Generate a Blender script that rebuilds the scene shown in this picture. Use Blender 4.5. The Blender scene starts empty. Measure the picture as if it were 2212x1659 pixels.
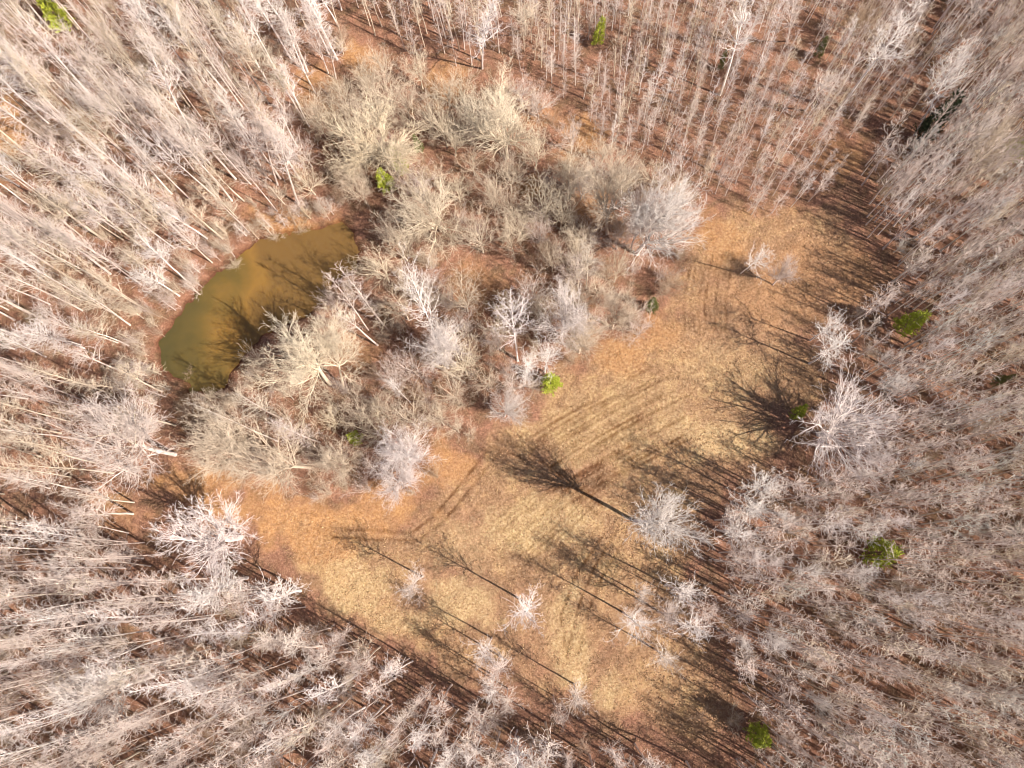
import bpy, math, random
import numpy as np
from mathutils import Matrix, Vector

SC = bpy.context.scene
COL = SC.collection
random.seed(11)
RNG = np.random.default_rng(11)

# ------------------------------------------------------------------ camera
# Drone camera looking almost straight down. Photograph coordinates ("V") run 0..2212 x 0..1659.
CAM_H = 100.0
FPX = 2130.0 / 1.3889                      # focal length in V units
VC = (1106.0, 829.5)
NADIR = (1184.0, 1202.0)
_dv = Vector((NADIR[0] - VC[0], -(NADIR[1] - VC[1]), -FPX)).normalized()   # world down in camera axes
_wz = -_dv
_wx = (Vector((1, 0, 0)) - _wz * _wz.x).normalized()
_wy = _wz.cross(_wx)
ROT = Matrix((_wx, _wy, _wz))              # camera axes -> world axes
cam_data = bpy.data.cameras.new("camera")
cam = bpy.data.objects.new("camera", cam_data)
COL.objects.link(cam)
cam.matrix_world = Matrix.Translation((0, 0, CAM_H)) @ ROT.to_4x4()
cam_data.sensor_fit = 'HORIZONTAL'
cam_data.sensor_width = 36.0
cam_data.lens = 36.0 * FPX / 2212.0
cam_data.clip_start = 0.5
cam_data.clip_end = 6000.0
SC.camera = cam

def unproject(vx, vy, z=0.0):
    """The point at height z that shows at V (vx, vy)."""
    d = ROT @ Vector((vx - VC[0], -(vy - VC[1]), -FPX))
    t = (z - CAM_H) / d.z
    return Vector((d.x * t, d.y * t, z))

_R = np.array(ROT)
def project(x, y, z):
    """World -> V, numpy friendly."""
    p = np.stack([np.asarray(x, float), np.asarray(y, float), np.asarray(z, float) - CAM_H + 0 * np.asarray(x, float)], -1)
    c = p @ _R                               # world -> camera (R is orthonormal)
    w = np.maximum(-c[..., 2], 1e-3)
    return VC[0] + FPX * c[..., 0] / w, VC[1] - FPX * c[..., 1] / w

# ------------------------------------------------------------------ sun and sky
_a, _b = unproject(1375, 1122), unproject(1060, 951)        # shadow of the lone tree: foot, tip
SH = (_b - _a).normalized()
SUN_EL = math.radians(42)
sun_to = Vector((-SH.x * math.cos(SUN_EL), -SH.y * math.cos(SUN_EL), math.sin(SUN_EL)))
world = bpy.data.worlds.new("World")
SC.world = world
world.use_nodes = True
nt = world.node_tree
bg = nt.nodes["Background"]
sky = nt.nodes.new("ShaderNodeTexSky")
sky.sky_type = 'NISHITA'
sky.sun_disc = False
sky.sun_elevation = SUN_EL
sky.sun_rotation = math.atan2(sun_to.x, sun_to.y)
nt.links.new(sky.outputs[0], bg.inputs[0])
bg.inputs[1].default_value = 0.065
sd = bpy.data.lights.new("sun", 'SUN')
sd.energy = 5.0
sd.angle = math.radians(0.5)
sd.color = (1.0, 0.93, 0.84)
sun = bpy.data.objects.new("sun", sd)
COL.objects.link(sun)
sun.rotation_euler = sun_to.to_track_quat('Z', 'Y').to_euler()
SC.view_settings.view_transform = 'Standard'
SC.view_settings.look = 'None'
SC.view_settings.gamma = 1.0
SC.view_settings.use_curve_mapping = False
SC.view_settings.exposure = 1.05
SC.cycles.filter_width = 1.05
SC.cycles.max_bounces = 6
SC.cycles.diffuse_bounces = 2

# ------------------------------------------------------------------ small helpers
def tag(o, label=None, cat=None, group=None, kind=None):
    if label: o["label"] = label
    if cat: o["category"] = cat
    if group: o["group"] = group
    if kind: o["kind"] = kind
    return o

def vnoise(x, y, s, seed):
    """Smooth value noise 0..1 with cell size s."""
    g = np.random.default_rng(seed).random((256, 256))
    u, v = x / s + 1000.37, y / s + 1000.71
    iu, iv = np.floor(u).astype(int), np.floor(v).astype(int)
    fu, fv = u - iu, v - iv
    fu, fv = fu * fu * (3 - 2 * fu), fv * fv * (3 - 2 * fv)
    a = g[iu % 256, iv % 256]; b = g[(iu + 1) % 256, iv % 256]
    c = g[iu % 256, (iv + 1) % 256]; d = g[(iu + 1) % 256, (iv + 1) % 256]
    return (a * (1 - fu) + b * fu) * (1 - fv) + (c * (1 - fu) + d * fu) * fv

def poly_sd(px, py, poly):
    """Signed distance to a polygon, negative inside (numpy)."""
    px, py = np.asarray(px, float), np.asarray(py, float)
    best = np.full(px.shape, 1e18)
    inside = np.zeros(px.shape, bool)
    n = len(poly)
    for i in range(n):
        (x0, y0), (x1, y1) = poly[i], poly[(i + 1) % n]
        ex, ey = x1 - x0, y1 - y0
        t = np.clip(((px - x0) * ex + (py - y0) * ey) / (ex * ex + ey * ey + 1e-9), 0, 1)
        best = np.minimum(best, (px - x0 - t * ex) ** 2 + (py - y0 - t * ey) ** 2)
        if y0 != y1:
            cross = ((y0 > py) != (y1 > py)) & (px < (x1 - x0) * (py - y0) / (y1 - y0) + x0)
            inside ^= cross
    d = np.sqrt(best)
    return np.where(inside, -d, d)

def smooth(a, b, x):
    t = np.clip((x - a) / (b - a), 0, 1)
    return t * t * (3 - 2 * t)

def mesh_from(name, verts, faces_flat, per_face, mat, smooth_shade=False):
    me = bpy.data.meshes.new(name)
    nf = len(faces_flat) // per_face
    me.vertices.add(len(verts)); me.vertices.foreach_set("co", np.asarray(verts, np.float32).ravel())
    me.loops.add(len(faces_flat)); me.loops.foreach_set("vertex_index", np.asarray(faces_flat, np.int32))
    me.polygons.add(nf)
    me.polygons.foreach_set("loop_start", np.arange(0, nf * per_face, per_face, dtype=np.int32))
    me.polygons.foreach_set("loop_total", np.full(nf, per_face, np.int32))
    if smooth_shade:
        me.polygons.foreach_set("use_smooth", np.ones(nf, bool))
    me.update(calc_edges=True)
    me.materials.append(mat)
    return me

def tubes(name, segs, sides, mat):
    """segs: rows (x0,y0,z0,x1,y1,z1,r0,r1) -> one mesh of tapered prisms."""
    s = np.asarray(segs, float)
    p0, p1, r0, r1 = s[:, 0:3], s[:, 3:6], s[:, 6], s[:, 7]
    d = p1 - p0
    L = np.linalg.norm(d, axis=1, keepdims=True) + 1e-9
    d = d / L
    ref = np.where(np.abs(d[:, 2:3]) < 0.9, np.array([[0, 0, 1.0]]), np.array([[1.0, 0, 0]]))
    u = np.cross(d, ref); u /= np.linalg.norm(u, axis=1, keepdims=True)
    v = np.cross(d, u)
    ov = d * np.minimum(r0, 0.5 * L[:, 0])[:, None] * 0.5       # a little overlap closes the bends
    ang = np.arange(sides) * 2 * math.pi / sides
    ring = u[:, None, :] * np.cos(ang)[None, :, None] + v[:, None, :] * np.sin(ang)[None, :, None]
    V = np.concatenate([(p0 - ov)[:, None, :] + ring * r0[:, None, None], p1[:, None, :] + ring * r1[:, None, None]], 1)
    n = len(s)
    base = (np.arange(n) * 2 * sides)[:, None]
    i = np.arange(sides); j = (i + 1) % sides
    F = np.stack([base + i, base + j, base + sides + j, base + sides + i], -1)
    return mesh_from(name, V.reshape(-1, 3), F.reshape(-1), 4, mat, sides > 4)

# ------------------------------------------------------------------ materials
def new_mat(name):
    m = bpy.data.materials.new(name); m.use_nodes = True
    return m, m.node_tree, m.node_tree.nodes["Principled BSDF"]

def ramp(nt, stops):
    r = nt.nodes.new("ShaderNodeValToRGB")
    e = r.color_ramp.elements
    while len(e) < len(stops): e.new(0.5)
    for k, (p, c) in enumerate(stops):
        e[k].position = p; e[k].color = (*c, 1)
    return r

def noise(nt, scale, detail=4, rough=0.6, vec=None, dist=0.0):
    n = nt.nodes.new("ShaderNodeTexNoise")
    n.inputs["Scale"].default_value = scale; n.inputs["Detail"].default_value = detail
    n.inputs["Roughness"].default_value = rough; n.inputs["Distortion"].default_value = dist
    if vec is not None: nt.links.new(vec, n.inputs["Vector"])
    return n

def mix(nt, fac, a, b, mode='MIX'):
    m = nt.nodes.new("ShaderNodeMix"); m.data_type = 'RGBA'; m.blend_type = mode
    for sock, val in ((m.inputs[0], fac), (m.inputs[6], a), (m.inputs[7], b)):
        if isinstance(val, (int, float)): sock.default_value = val
        elif isinstance(val, tuple): sock.default_value = (*val, 1)
        else: nt.links.new(val, sock)
    return m.outputs[2]

def bark(name, c0, c1, c2, spread=1.0):
    m, nt, b = new_mat(name)
    info = nt.nodes.new("ShaderNodeObjectInfo")
    r = ramp(nt, [(0.0, c0), (0.5, c1), (1.0, c2)])
    nt.links.new(info.outputs["Random"], r.inputs[0])
    tc = nt.nodes.new("ShaderNodeTexCoord")
    n = noise(nt, 1.4, 5, 0.7, tc.outputs["Object"])
    rr = ramp(nt, [(0.3, (0.68, 0.68, 0.68)), (0.7, (1.2, 1.17, 1.14))])
    nt.links.new(n.outputs[0], rr.inputs[0])
    c = mix(nt, spread, r.outputs[0], rr.outputs[0], 'MULTIPLY')
    nt.links.new(c, b.inputs["Base Color"])
    b.inputs["Roughness"].default_value = 0.85
    b.inputs["Specular IOR Level"].default_value = 0.25
    return m

M_PALE = bark("pale_bark", (0.64, 0.51, 0.45), (0.68, 0.57, 0.51), (0.60, 0.50, 0.38))
M_PINK = bark("pinkish_grey_bark", (0.66, 0.54, 0.48), (0.60, 0.48, 0.42), (0.68, 0.57, 0.49))
M_GREY = bark("silver_bark", (0.62, 0.58, 0.53), (0.66, 0.60, 0.54), (0.60, 0.56, 0.48))
M_TAN = bark("tan_bark", (0.67, 0.54, 0.41), (0.61, 0.49, 0.38), (0.68, 0.56, 0.42))
M_SHRUB = bark("shrub_twigs", (0.48, 0.35, 0.23), (0.44, 0.30, 0.22), (0.52, 0.41, 0.28))
M_WHITE = bark("white_bark", (0.80, 0.69, 0.65), (0.78, 0.70, 0.64), (0.75, 0.65, 0.62))

def green(name, a, b_):
    m, nt, b = new_mat(name)
    tc = nt.nodes.new("ShaderNodeTexCoord")
    n = noise(nt, 2.2, 3, 0.6, tc.outputs["Object"])
    r = ramp(nt, [(0.3, a), (0.7, b_)])
    nt.links.new(n.outputs[0], r.inputs[0]); nt.links.new(r.outputs[0], b.inputs["Base Color"])
    b.inputs["Roughness"].default_value = 0.7
    return m
M_CEDAR = green("cedar_green", (0.27, 0.31, 0.018), (0.52, 0.54, 0.06))
M_SHADED = green("shaded_green", (0.02, 0.035, 0.012), (0.05, 0.07, 0.02))  # cedar foliage on its shaded side: the shade is put into this colour
M_OLIVE = green("olive_green", (0.10, 0.13, 0.03), (0.20, 0.19, 0.05))

# ------------------------------------------------------------------ ground
POND = [(343, 750), (352, 722), (385, 685), (415, 650), (437, 622), (452, 596), (490, 580), (520, 548), (560, 520),
        (600, 508), (650, 500), (700, 488), (735, 478), (758, 495), (772, 540), (762, 575), (722, 600), (706, 632),
        (690, 655), (640, 685), (585, 705), (540, 745), (500, 790), (485, 830), (455, 855), (420, 842), (385, 815), (355, 795)]
FIELD = [(600, 1125), (700, 1110), (860, 1150), (950, 1085), (1040, 985), (1150, 905), (1180, 830), (1300, 760),
         (1440, 720), (1460, 600), (1500, 520), (1560, 470), (1700, 445), (1800, 475), (1880, 550), (1900, 640),
         (1820, 660), (1740, 715), (1760, 800), (1800, 830), (1740, 880), (1660, 890), (1680, 950), (1650, 1010),
         (1560, 1035), (1490, 1090), (1480, 1230), (1530, 1400), (1590, 1560), (1500, 1620), (1400, 1560),
         (1280, 1540), (1160, 1480), (1000, 1440), (900, 1400), (740, 1330), (660, 1230)]
POND_W = [(unproject(a, b).x, unproject(a, b).y) for a, b in POND]
# rust and orange leaf drifts: (vx, vy, rx, ry, weight)
ORANGE = [(610, 480, 90, 30, 1.0), (1265, 300, 50, 60, .9), (790, 130, 55, 35, .9), (960, 190, 50, 45, .8), (15, 285, 40, 90, .95),
          (15, 60, 25, 80, .6), (1150, 415, 35, 30, .8), (700, 190, 60, 60, .7), (1430, 730, 60, 50, .7), (440, 1045, 90, 45, .9),
          (640, 1130, 110, 60, 1.0), (830, 1100, 120, 50, .9), (960, 1010, 70, 50, .8), (1555, 510, 60, 50, .8),
          (700, 1180, 70, 70, .8), (580, 1100, 130, 45, .8), (420, 880, 40, 40, .7), (770, 760, 50, 40, .5),
          (1330, 760, 80, 50, .7), (1020, 620, 80, 50, .5), (1290, 450, 40, 60, .7), (1730, 610, 160, 110, .35),
          (160, 250, 50, 50, .5), (250, 1110, 60, 30, .5), (1810, 340, 60, 40, .5), (1180, 250, 50, 30, .5)]
STRAW = [(760, 1270, 80, 60, .9), (1000, 1295, 80, 55, .9), (1150, 1130, 110, 55, 1.0), (1250, 1430, 40, 70, .9), (1300, 940, 140, 60, .7),
         (1580, 950, 90, 50, .9), (1310, 1490, 30, 50, .9), (860, 1340, 90, 30, .7), (1350, 870, 120, 50, .5), (1570, 800, 90, 60, .4),
         (1230, 1350, 40, 80, .8), (1000, 1180, 90, 60, .5), (1620, 960, 60, 40, .6), (1450, 920, 60, 40, .6)]

def axis(lo, hi, step):
    fine = np.arange(lo, hi, step)
    far = np.array([6, 16, 35, 70, 140, 300, 700, 1800.0])
    return np.concatenate([(lo - far)[::-1], fine, hi + far])
gx, gy = axis(-100, 88, 0.34), axis(-60, 105, 0.34)
GX, GY = np.meshgrid(gx, gy, indexing='ij')

def pond_depth(x, y):
    s = poly_sd(x, y, POND_W) + (vnoise(x, y, 1.3, 5) - .5) * 0.9 + (vnoise(x, y, .6, 6) - .5) * 0.5
    return s
def ground_z(x, y, s=None):
    x, y = np.asarray(x, float), np.asarray(y, float)
    s = pond_depth(x, y) if s is None else s
    z = (vnoise(x, y, 14, 1) - .5) * 0.5 + (vnoise(x, y, 3.5, 2) - .5) * 0.22 + (vnoise(x, y, 0.9, 3) - .5) * 0.10
    near = 1 - smooth(0.5, 5, s)
    z = z * (1 - near)
    bank = np.where(s < 0, -0.45 + np.maximum(s * 0.5, -1.2), -0.45 + 0.45 * smooth(0, 1.2, s))
    return z + bank
Z0 = ground_z(GX, GY)
PV, QV = project(GX, GY, Z0)
w1 = (vnoise(GX, GY, 3.0, 21) - .5) * 60 + (vnoise(GX, GY, 1.0, 22) - .5) * 40
behind = (np.abs(GX) > 250) | (np.abs(GY) > 250)
fmask = 1 - smooth(-26, 26, poly_sd(PV, QV, FIELD) + w1)
fmask[behind] = 0
patch = np.clip(0.05 + 0.95 * vnoise(GX, GY, 9, 24) + .55 * vnoise(GX, GY, 2.6, 25) + .25 * vnoise(GX, GY, .9, 26), 0, 1)
patch *= 1 - .55 * (1 - smooth(.5, 1.4, np.hypot((PV - 1720) / 200, (QV - 640) / 150)))
def blobs(lst, wob):
    m = np.zeros_like(PV)
    for (x, y, rx, ry, w) in lst:
        d = np.sqrt(((PV - x) / rx) ** 2 + ((QV - y) / ry) ** 2) + wob
        m = np.maximum(m, w * (1 - smooth(0.55, 1.35, d)))
    m[behind] = 0
    return m
wob = (vnoise(GX, GY, 2.4, 31) - .5) * 1.0 + (vnoise(GX, GY, 0.8, 32) - .5) * 0.5
omask = blobs(ORANGE, wob) * (0.35 + 0.5 * vnoise(GX, GY, .8, 33) + .4 * vnoise(GX, GY, 2.0, 34))
smask = blobs(STRAW, wob) * fmask * (.55 + .6 * vnoise(GX, GY, 1.2, 27))
dA = -0.56                                       # mown lines run up to the right across the field
def lines(px, qv, ang, period):
    t = (px * math.sin(ang) + qv * math.cos(ang))
    t = t + (vnoise(GX, GY, 9, 41) - .5) * 14
    return 0.5 + 0.5 * np.sin(t * 2 * math.pi / period)
def track(pts_, w):
    d = np.full(PV.shape, 1e9)
    for (x0, y0), (x1, y1) in zip(pts_[:-1], pts_[1:]):
        ex, ey = x1 - x0, y1 - y0
        t = np.clip(((PV - x0) * ex + (QV - y0) * ey) / (ex * ex + ey * ey), 0, 1)
        d = np.minimum(d, np.hypot(PV - x0 - t * ex, QV - y0 - t * ey))
    return 1 - smooth(w * .5, w * 1.7, d)
lm = np.zeros_like(PV)
TR = random.Random(4)
for i in range(26):                              # mower passes fanning up to the right
    o = i * 7.5 + TR.uniform(-3, 3); L0, L1 = TR.uniform(-40, 40), TR.uniform(230, 370) - abs(i - 12) * 6
    bx, by = 1150 + o * .50 + L0 * .86, 930 + o * .86 - L0 * .5
    bend = TR.uniform(2, 6)
    ps_ = [(bx + .86 * L1 * f, by - .5 * L1 * f - bend * math.sin(f * 3.1)) for f in (0, .25, .5, .75, 1)]
    lm = np.maximum(lm, track(ps_, TR.uniform(1.6, 3.2)) * TR.uniform(.5, 1.0))
for i in range(11):
    o = i * 12 + TR.uniform(-3, 3)
    lm = np.maximum(lm, track([(1060 + o * .6, 1130 + o * .75), (1130 + o * .6, 1075 + o * .75), (1210 + o * .6, 1000 + o * .75)], TR.uniform(1.5, 3)) * TR.uniform(.3, .8))
for i in range(9):
    o = i * 11 + TR.uniform(-2, 2)
    lm = np.maximum(lm, track([(1478 + o, 720), (1480 + o, 640), (1494 + o, 555)], 2.4) * TR.uniform(.3, .75))
for ps_ in ([(1330, 1150), (1282, 1230), (1250, 1310), (1228, 1400)], [(1350, 1165), (1303, 1240), (1272, 1320), (1250, 1410)], [(1225, 1420), (1212, 1330), (1240, 1250), (1300, 1160)],
            [(700, 1140), (800, 1146), (890, 1150), (935, 1118), (1000, 1040), (1060, 965)], [(720, 1160), (810, 1166), (900, 1168), (955, 1130), (1020, 1052), (1080, 975)],
            [(1060, 965), (1120, 985), (1200, 1045), (1290, 1110)], [(1072, 948), (1132, 970), (1212, 1028), (1300, 1092)]):
    lm = np.maximum(lm, track(ps_, 3.0) * .8)
lm = lm * (.25 + 1.1 * vnoise(GX, GY, 1.1, 43)); lm[behind] = 0
S0 = pond_depth(GX, GY)
lm = np.maximum(lm, 1 - smooth(0.1, 1.3, S0))
lm = np.clip(lm, 0, 1)
Zg = Z0 - 0.05 * lm * fmask + fmask * (vnoise(GX, GY, 0.55, 44) - .5) * 0.16

nx, ny = len(gx), len(gy)
idx = np.arange(nx * ny).reshape(nx, ny)
quads = np.stack([idx[:-1, :-1], idx[1:, :-1], idx[1:, 1:], idx[:-1, 1:]], -1).reshape(-1)
mg, nt, b = new_mat("ground_mat")
at = nt.nodes.new("ShaderNodeAttribute"); at.attribute_name = "cover"
sep = nt.nodes.new("ShaderNodeSeparateColor"); nt.links.new(at.outputs["Color"], sep.inputs[0])
tc = nt.nodes.new("ShaderNodeTexCoord"); ob = tc.outputs["Object"]
n_big = noise(nt, 0.35, 5, 0.65, ob, 0.6)
n_mid = noise(nt, 2.6, 6, 0.75, ob)
n_fin = noise(nt, 9.0, 5, 0.8, ob)
vor = nt.nodes.new("ShaderNodeTexVoronoi"); vor.inputs["Scale"].default_value = 5.5; nt.links.new(ob, vor.inputs["Vector"])
lit1 = ramp(nt, [(0.32, (0.075, 0.036, 0.022)), (0.45, (0.18, 0.088, 0.055)), (0.57, (0.30, 0.165, 0.11)), (0.70, (0.44, 0.28, 0.20))])
nt.links.new(n_mid.outputs[0], lit1.inputs[0])
lit2 = ramp(nt, [(0.38, (0.15, 0.105, 0.06)), (0.5, (0.23, 0.12, 0.08)), (0.62, (0.34, 0.17, 0.115))])
nt.links.new(n_big.outputs[0], lit2.inputs[0])
litter = mix(nt, 0.5, lit1.outputs[0], lit2.outputs[0])
leafv = mix(nt, 0.35, litter, vor.outputs['Distance'], 'OVERLAY')
orr = ramp(nt, [(0.3, (0.22, 0.10, 0.04)), (0.5, (0.44, 0.235, 0.105)), (0.7, (0.58, 0.36, 0.19))])
nt.links.new(n_mid.outputs[0], orr.inputs[0])
fld = ramp(nt, [(0.34, (0.12, 0.066, 0.036)), (0.45, (0.28, 0.168, 0.092)), (0.54, (0.42, 0.275, 0.16)), (0.66, (0.64, 0.47, 0.30))])
nt.links.new(n_mid.outputs[0], fld.inputs[0])
fld2 = ramp(nt, [(0.40, (0.20, 0.105, 0.062)), (0.52, (0.34, 0.20, 0.105)), (0.62, (0.48, 0.32, 0.155))])
nt.links.new(n_big.outputs[0], fld2.inputs[0])
field = mix(nt, 0.5, fld.outputs[0], fld2.outputs[0])
stw = ramp(nt, [(0.3, (0.30, 0.19, 0.09)), (0.5, (0.50, 0.36, 0.19)), (0.7, (0.66, 0.52, 0.31))])
nt.links.new(n_mid.outputs[0], stw.inputs[0])
c = mix(nt, sep.outputs[0], leafv, field)
c = mix(nt, sep.outputs[1], c, orr.outputs[0])
sm = nt.nodes.new('ShaderNodeMath'); sm.operation = 'MULTIPLY'; sm.inputs[1].default_value = 0.75; nt.links.new(sep.outputs[2], sm.inputs[0])
c = mix(nt, sm.outputs[0], c, stw.outputs[0])
c = mix(nt, at.outputs["Alpha"], c, mix(nt, 1.0, c, (0.45, 0.36, 0.29), 'MULTIPLY'))
fin = ramp(nt, [(0.3, (0.62, 0.60, 0.58)), (0.7, (1.38, 1.36, 1.32))])
nt.links.new(n_fin.outputs[0], fin.inputs[0])
c = mix(nt, 1.0, c, fin.outputs[0], 'MULTIPLY')
nt.links.new(c, b.inputs["Base Color"])
b.inputs["Roughness"].default_value = 0.95
b.inputs["Specular IOR Level"].default_value = 0.1
bump = nt.nodes.new("ShaderNodeBump"); bump.inputs["Strength"].default_value = 1.0; bump.inputs["Distance"].default_value = 0.16
add = nt.nodes.new("ShaderNodeMath"); add.operation = 'ADD'
nt.links.new(n_fin.outputs[0], add.inputs[0]); nt.links.new(n_mid.outputs[0], add.inputs[1])
nt.links.new(add.outputs[0], bump.inputs["Height"]); nt.links.new(bump.outputs[0], b.inputs["Normal"])
me = mesh_from("ground", np.stack([GX, GY, Zg], -1).reshape(-1, 3), quads, 4, mg, True)
ca = me.color_attributes.new("cover", 'FLOAT_COLOR', 'POINT')
ca.data.foreach_set("color", np.stack([fmask * patch, np.clip(omask, 0, 1), np.clip(smask, 0, 1), lm], -1).astype(np.float32).reshape(-1))
ground = bpy.data.objects.new("ground", me); COL.objects.link(ground)
tag(ground, "leaf-strewn woodland floor and mown straw-coloured clearing", kind="structure")

# ------------------------------------------------------------------ pond water (turbid, so it scatters light inside)
mw, nt, b = new_mat("pond_water")
tc = nt.nodes.new("ShaderNodeTexCoord")
nw = noise(nt, 0.13, 4, 0.5, tc.outputs["Object"], 0.2)
grad = nt.nodes.new("ShaderNodeSeparateXYZ"); nt.links.new(tc.outputs["Object"], grad.inputs[0])
mp = nt.nodes.new("ShaderNodeMapRange")
p_lo, p_hi = unproject(400, 800).x, unproject(720, 520).x
mp.inputs[1].default_value = p_lo; mp.inputs[2].default_value = p_hi
nt.links.new(grad.outputs[0], mp.inputs[0])
am = nt.nodes.new("ShaderNodeMath"); am.operation = 'MULTIPLY_ADD'; am.inputs[1].default_value = 0.9; 
nt.links.new(nw.outputs[0], am.inputs[0]); nt.links.new(mp.outputs[0], am.inputs[2])
rw = ramp(nt, [(0.30, (0.075, 0.062, 0.022)), (0.60, (0.125, 0.085, 0.024)), (0.85, (0.225, 0.125, 0.032)), (1.0, (0.16, 0.092, 0.030))])
nt.links.new(am.outputs[0], rw.inputs[0]); nt.links.new(rw.outputs[0], b.inputs["Base Color"])
b.inputs["Roughness"].default_value = 0.06; b.inputs["IOR"].default_value = 1.33
b.inputs["Subsurface Weight"].default_value = 1.0
b.inputs["Subsurface Radius"].default_value = (1.0, 0.8, 0.35)
b.inputs["Subsurface Scale"].default_value = 0.08
nr = noise(nt, 1.1, 3, 0.5, tc.outputs["Object"])
bp = nt.nodes.new("ShaderNodeBump"); bp.inputs["Strength"].default_value = 0.12; bp.inputs["Distance"].default_value = 0.05
nt.links.new(nr.outputs[0], bp.inputs["Height"]); nt.links.new(bp.outputs[0], b.inputs["Normal"])
cxp = sum(p[0] for p in POND_W) / len(POND_W); cyp = sum(p[1] for p in POND_W) / len(POND_W)
WZ = -0.42
top = []
for (x, y) in POND_W:
    dx, dy = x - cxp, y - cyp; L = math.hypot(dx, dy)
    top.append((x + dx / L * 0.9, y + dy / L * 0.9))
n = len(top)
vs = [(x, y, WZ) for x, y in top] + [(x, y, WZ - 3.0) for x, y in top]
me = bpy.data.meshes.new("pond_water")
me.from_pydata(vs, [], [list(range(n - 1, -1, -1))] + [list(range(n, 2 * n))] + [[i, (i + 1) % n, n + (i + 1) % n, n + i] for i in range(n)])
import bmesh
bm = bmesh.new(); bm.from_mesh(me); bmesh.ops.recalc_face_normals(bm, faces=bm.faces); bm.to_mesh(me); bm.free()
me.materials.append(mw)
water = bpy.data.objects.new("pond_water", me); COL.objects.link(water)
tag(water, "murky ochre pond water with an olive far end", kind="structure")

# ------------------------------------------------------------------ tree skeletons
def unit(x, y, z):
    l = math.sqrt(x * x + y * y + z * z) + 1e-9
    return x / l, y / l, z / l

def perp(d):
    a = (0, 0, 1) if abs(d[2]) < 0.9 else (1, 0, 0)
    u = unit(d[1] * a[2] - d[2] * a[1], d[2] * a[0] - d[0] * a[2], d[0] * a[1] - d[1] * a[0])
    v = (d[1] * u[2] - d[2] * u[1], d[2] * u[0] - d[0] * u[2], d[0] * u[1] - d[1] * u[0])
    return u, v

def turned(d, ang, az):
    u, v = perp(d)
    s, c = math.sin(ang), math.cos(ang)
    ca, sa = math.cos(az), math.sin(az)
    return unit(*(d[k] * c + (u[k] * ca + v[k] * sa) * s for k in range(3)))

class Skel:
    """levels: per branch level dict(seg, wob, up, dens, ang, ratio, rr) ; dens = children per metre."""
    def __init__(self, seed, levels, rmin=0.010):
        self.r = random.Random(seed); self.lv = levels; self.rmin = rmin
        self.out = {}
    def put(self, key, a, b, r0, r1):
        self.out.setdefault(key, []).append((*a, *b, r0, r1))
    def grow(self, p, d, L, r, k, key, start=0.12, keyfn=None):
        R, lv = self.r, self.lv[k]
        n = max(1, int(round(L / lv['seg'])))
        st = L / n
        az = R.random() * 6.28
        acc = R.random()
        r0 = r
        for i in range(n):
            f1 = (i + 1) / n
            g = R.gauss
            w = lv['wob']
            d = unit(d[0] + g(0, w), d[1] + g(0, w), d[2] + g(0, w) + lv['up'])
            q = (p[0] + d[0] * st, p[1] + d[1] * st, p[2] + d[2] * st)
            r1 = max(self.rmin * 0.7, r * (1 - f1 * lv.get('taper', 0.85)))
            self.put(key, p, q, r0, r1)
            if k + 1 < len(self.lv) and f1 > start:
                acc += lv['dens'] * st
                while acc >= 1:
                    acc -= 1
                    az += 2.4 + R.uniform(-.5, .5)
                    t = R.random()
                    o = (p[0] + (q[0] - p[0]) * t, p[1] + (q[1] - p[1]) * t, p[2] + (q[2] - p[2]) * t)
                    cd = turned(d, lv['ang'] * R.uniform(.65, 1.3), az)
                    cl = L * lv['ratio'] * R.uniform(.6, 1.15) * (1.05 - 0.6 * f1)
                    cl = max(cl, lv.get('minl', 0.3))
                    cr = max(self.rmin, min(r0 * 0.75, lv['rr'] * cl))
                    self.grow(o, cd, cl, cr, k + 1, 'crown')
            p, r0 = q, r1
        return p, d

TWIG = dict(seg=0.55, wob=0.22, up=0.05, taper=0.6)

def skel_tall(seed, H=25.0, tr=0.17, bare=0.45, blen=3.2, ang=0.75, up=0.16, dens=2.6, straight=0.012, twig=2.6, top=0.25, wob=.15):
    """Forest-grown tree: straight stem, bare below, upswept branches above."""
    lv = [dict(seg=0.5, wob=wob, up=up, dens=twig, ang=0.7, ratio=0.45, rr=0.016, minl=.6, taper=.75),
          dict(seg=0.4, wob=0.22, up=0.08, dens=3.2, ang=0.7, ratio=0.5, rr=0.015, minl=.4, taper=.6),
          TWIG]
    s = Skel(seed, lv, .0115); R = s.r
    p, d = (0, 0, -0.3), (0, 0, 1)
    n = int(H / 1.2); st = (H + .3) / n; az = R.random() * 6
    acc = 0; r0 = tr * 1.25
    for i in range(n):
        f = (i + 1) / n
        d = unit(d[0] + R.gauss(0, straight), d[1] + R.gauss(0, straight), d[2] + 0.01)
        q = (p[0] + d[0] * st, p[1] + d[1] * st, p[2] + d[2] * st)
        r1 = max(.016, tr * (1 - f) ** 0.8)
        s.put('trunk', p, q, r0, r1)
        if f > bare:
            g = (f - bare) / (1 - bare)
            prof = min(1, g * 3 + 0.35) * (1 - g * (1 - top))
            acc += dens * st * (0.7 + 0.6 * g)
            while acc >= 1:
                acc -= 1; az += 2.4 + R.uniform(-.6, .6); t = R.random()
                o = tuple(p[k] + (q[k] - p[k]) * t for k in range(3))
                L = blen * prof * R.uniform(.55, 1.25)
                s.grow(o, turned(d, ang * R.uniform(.7, 1.25) * (1 - .35 * g), az), L, max(.018, min(r0 * .62, .011 * L + .014)), 0, 'crown', 0.1)
        elif f > bare * 0.5 and R.random() < 0.12:
            s.grow(q, turned(d, 1.2, R.random() * 6.28), R.uniform(.5, 1.6), .014, 1, 'crown')
        p, r0 = q, r1
    return s

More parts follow.
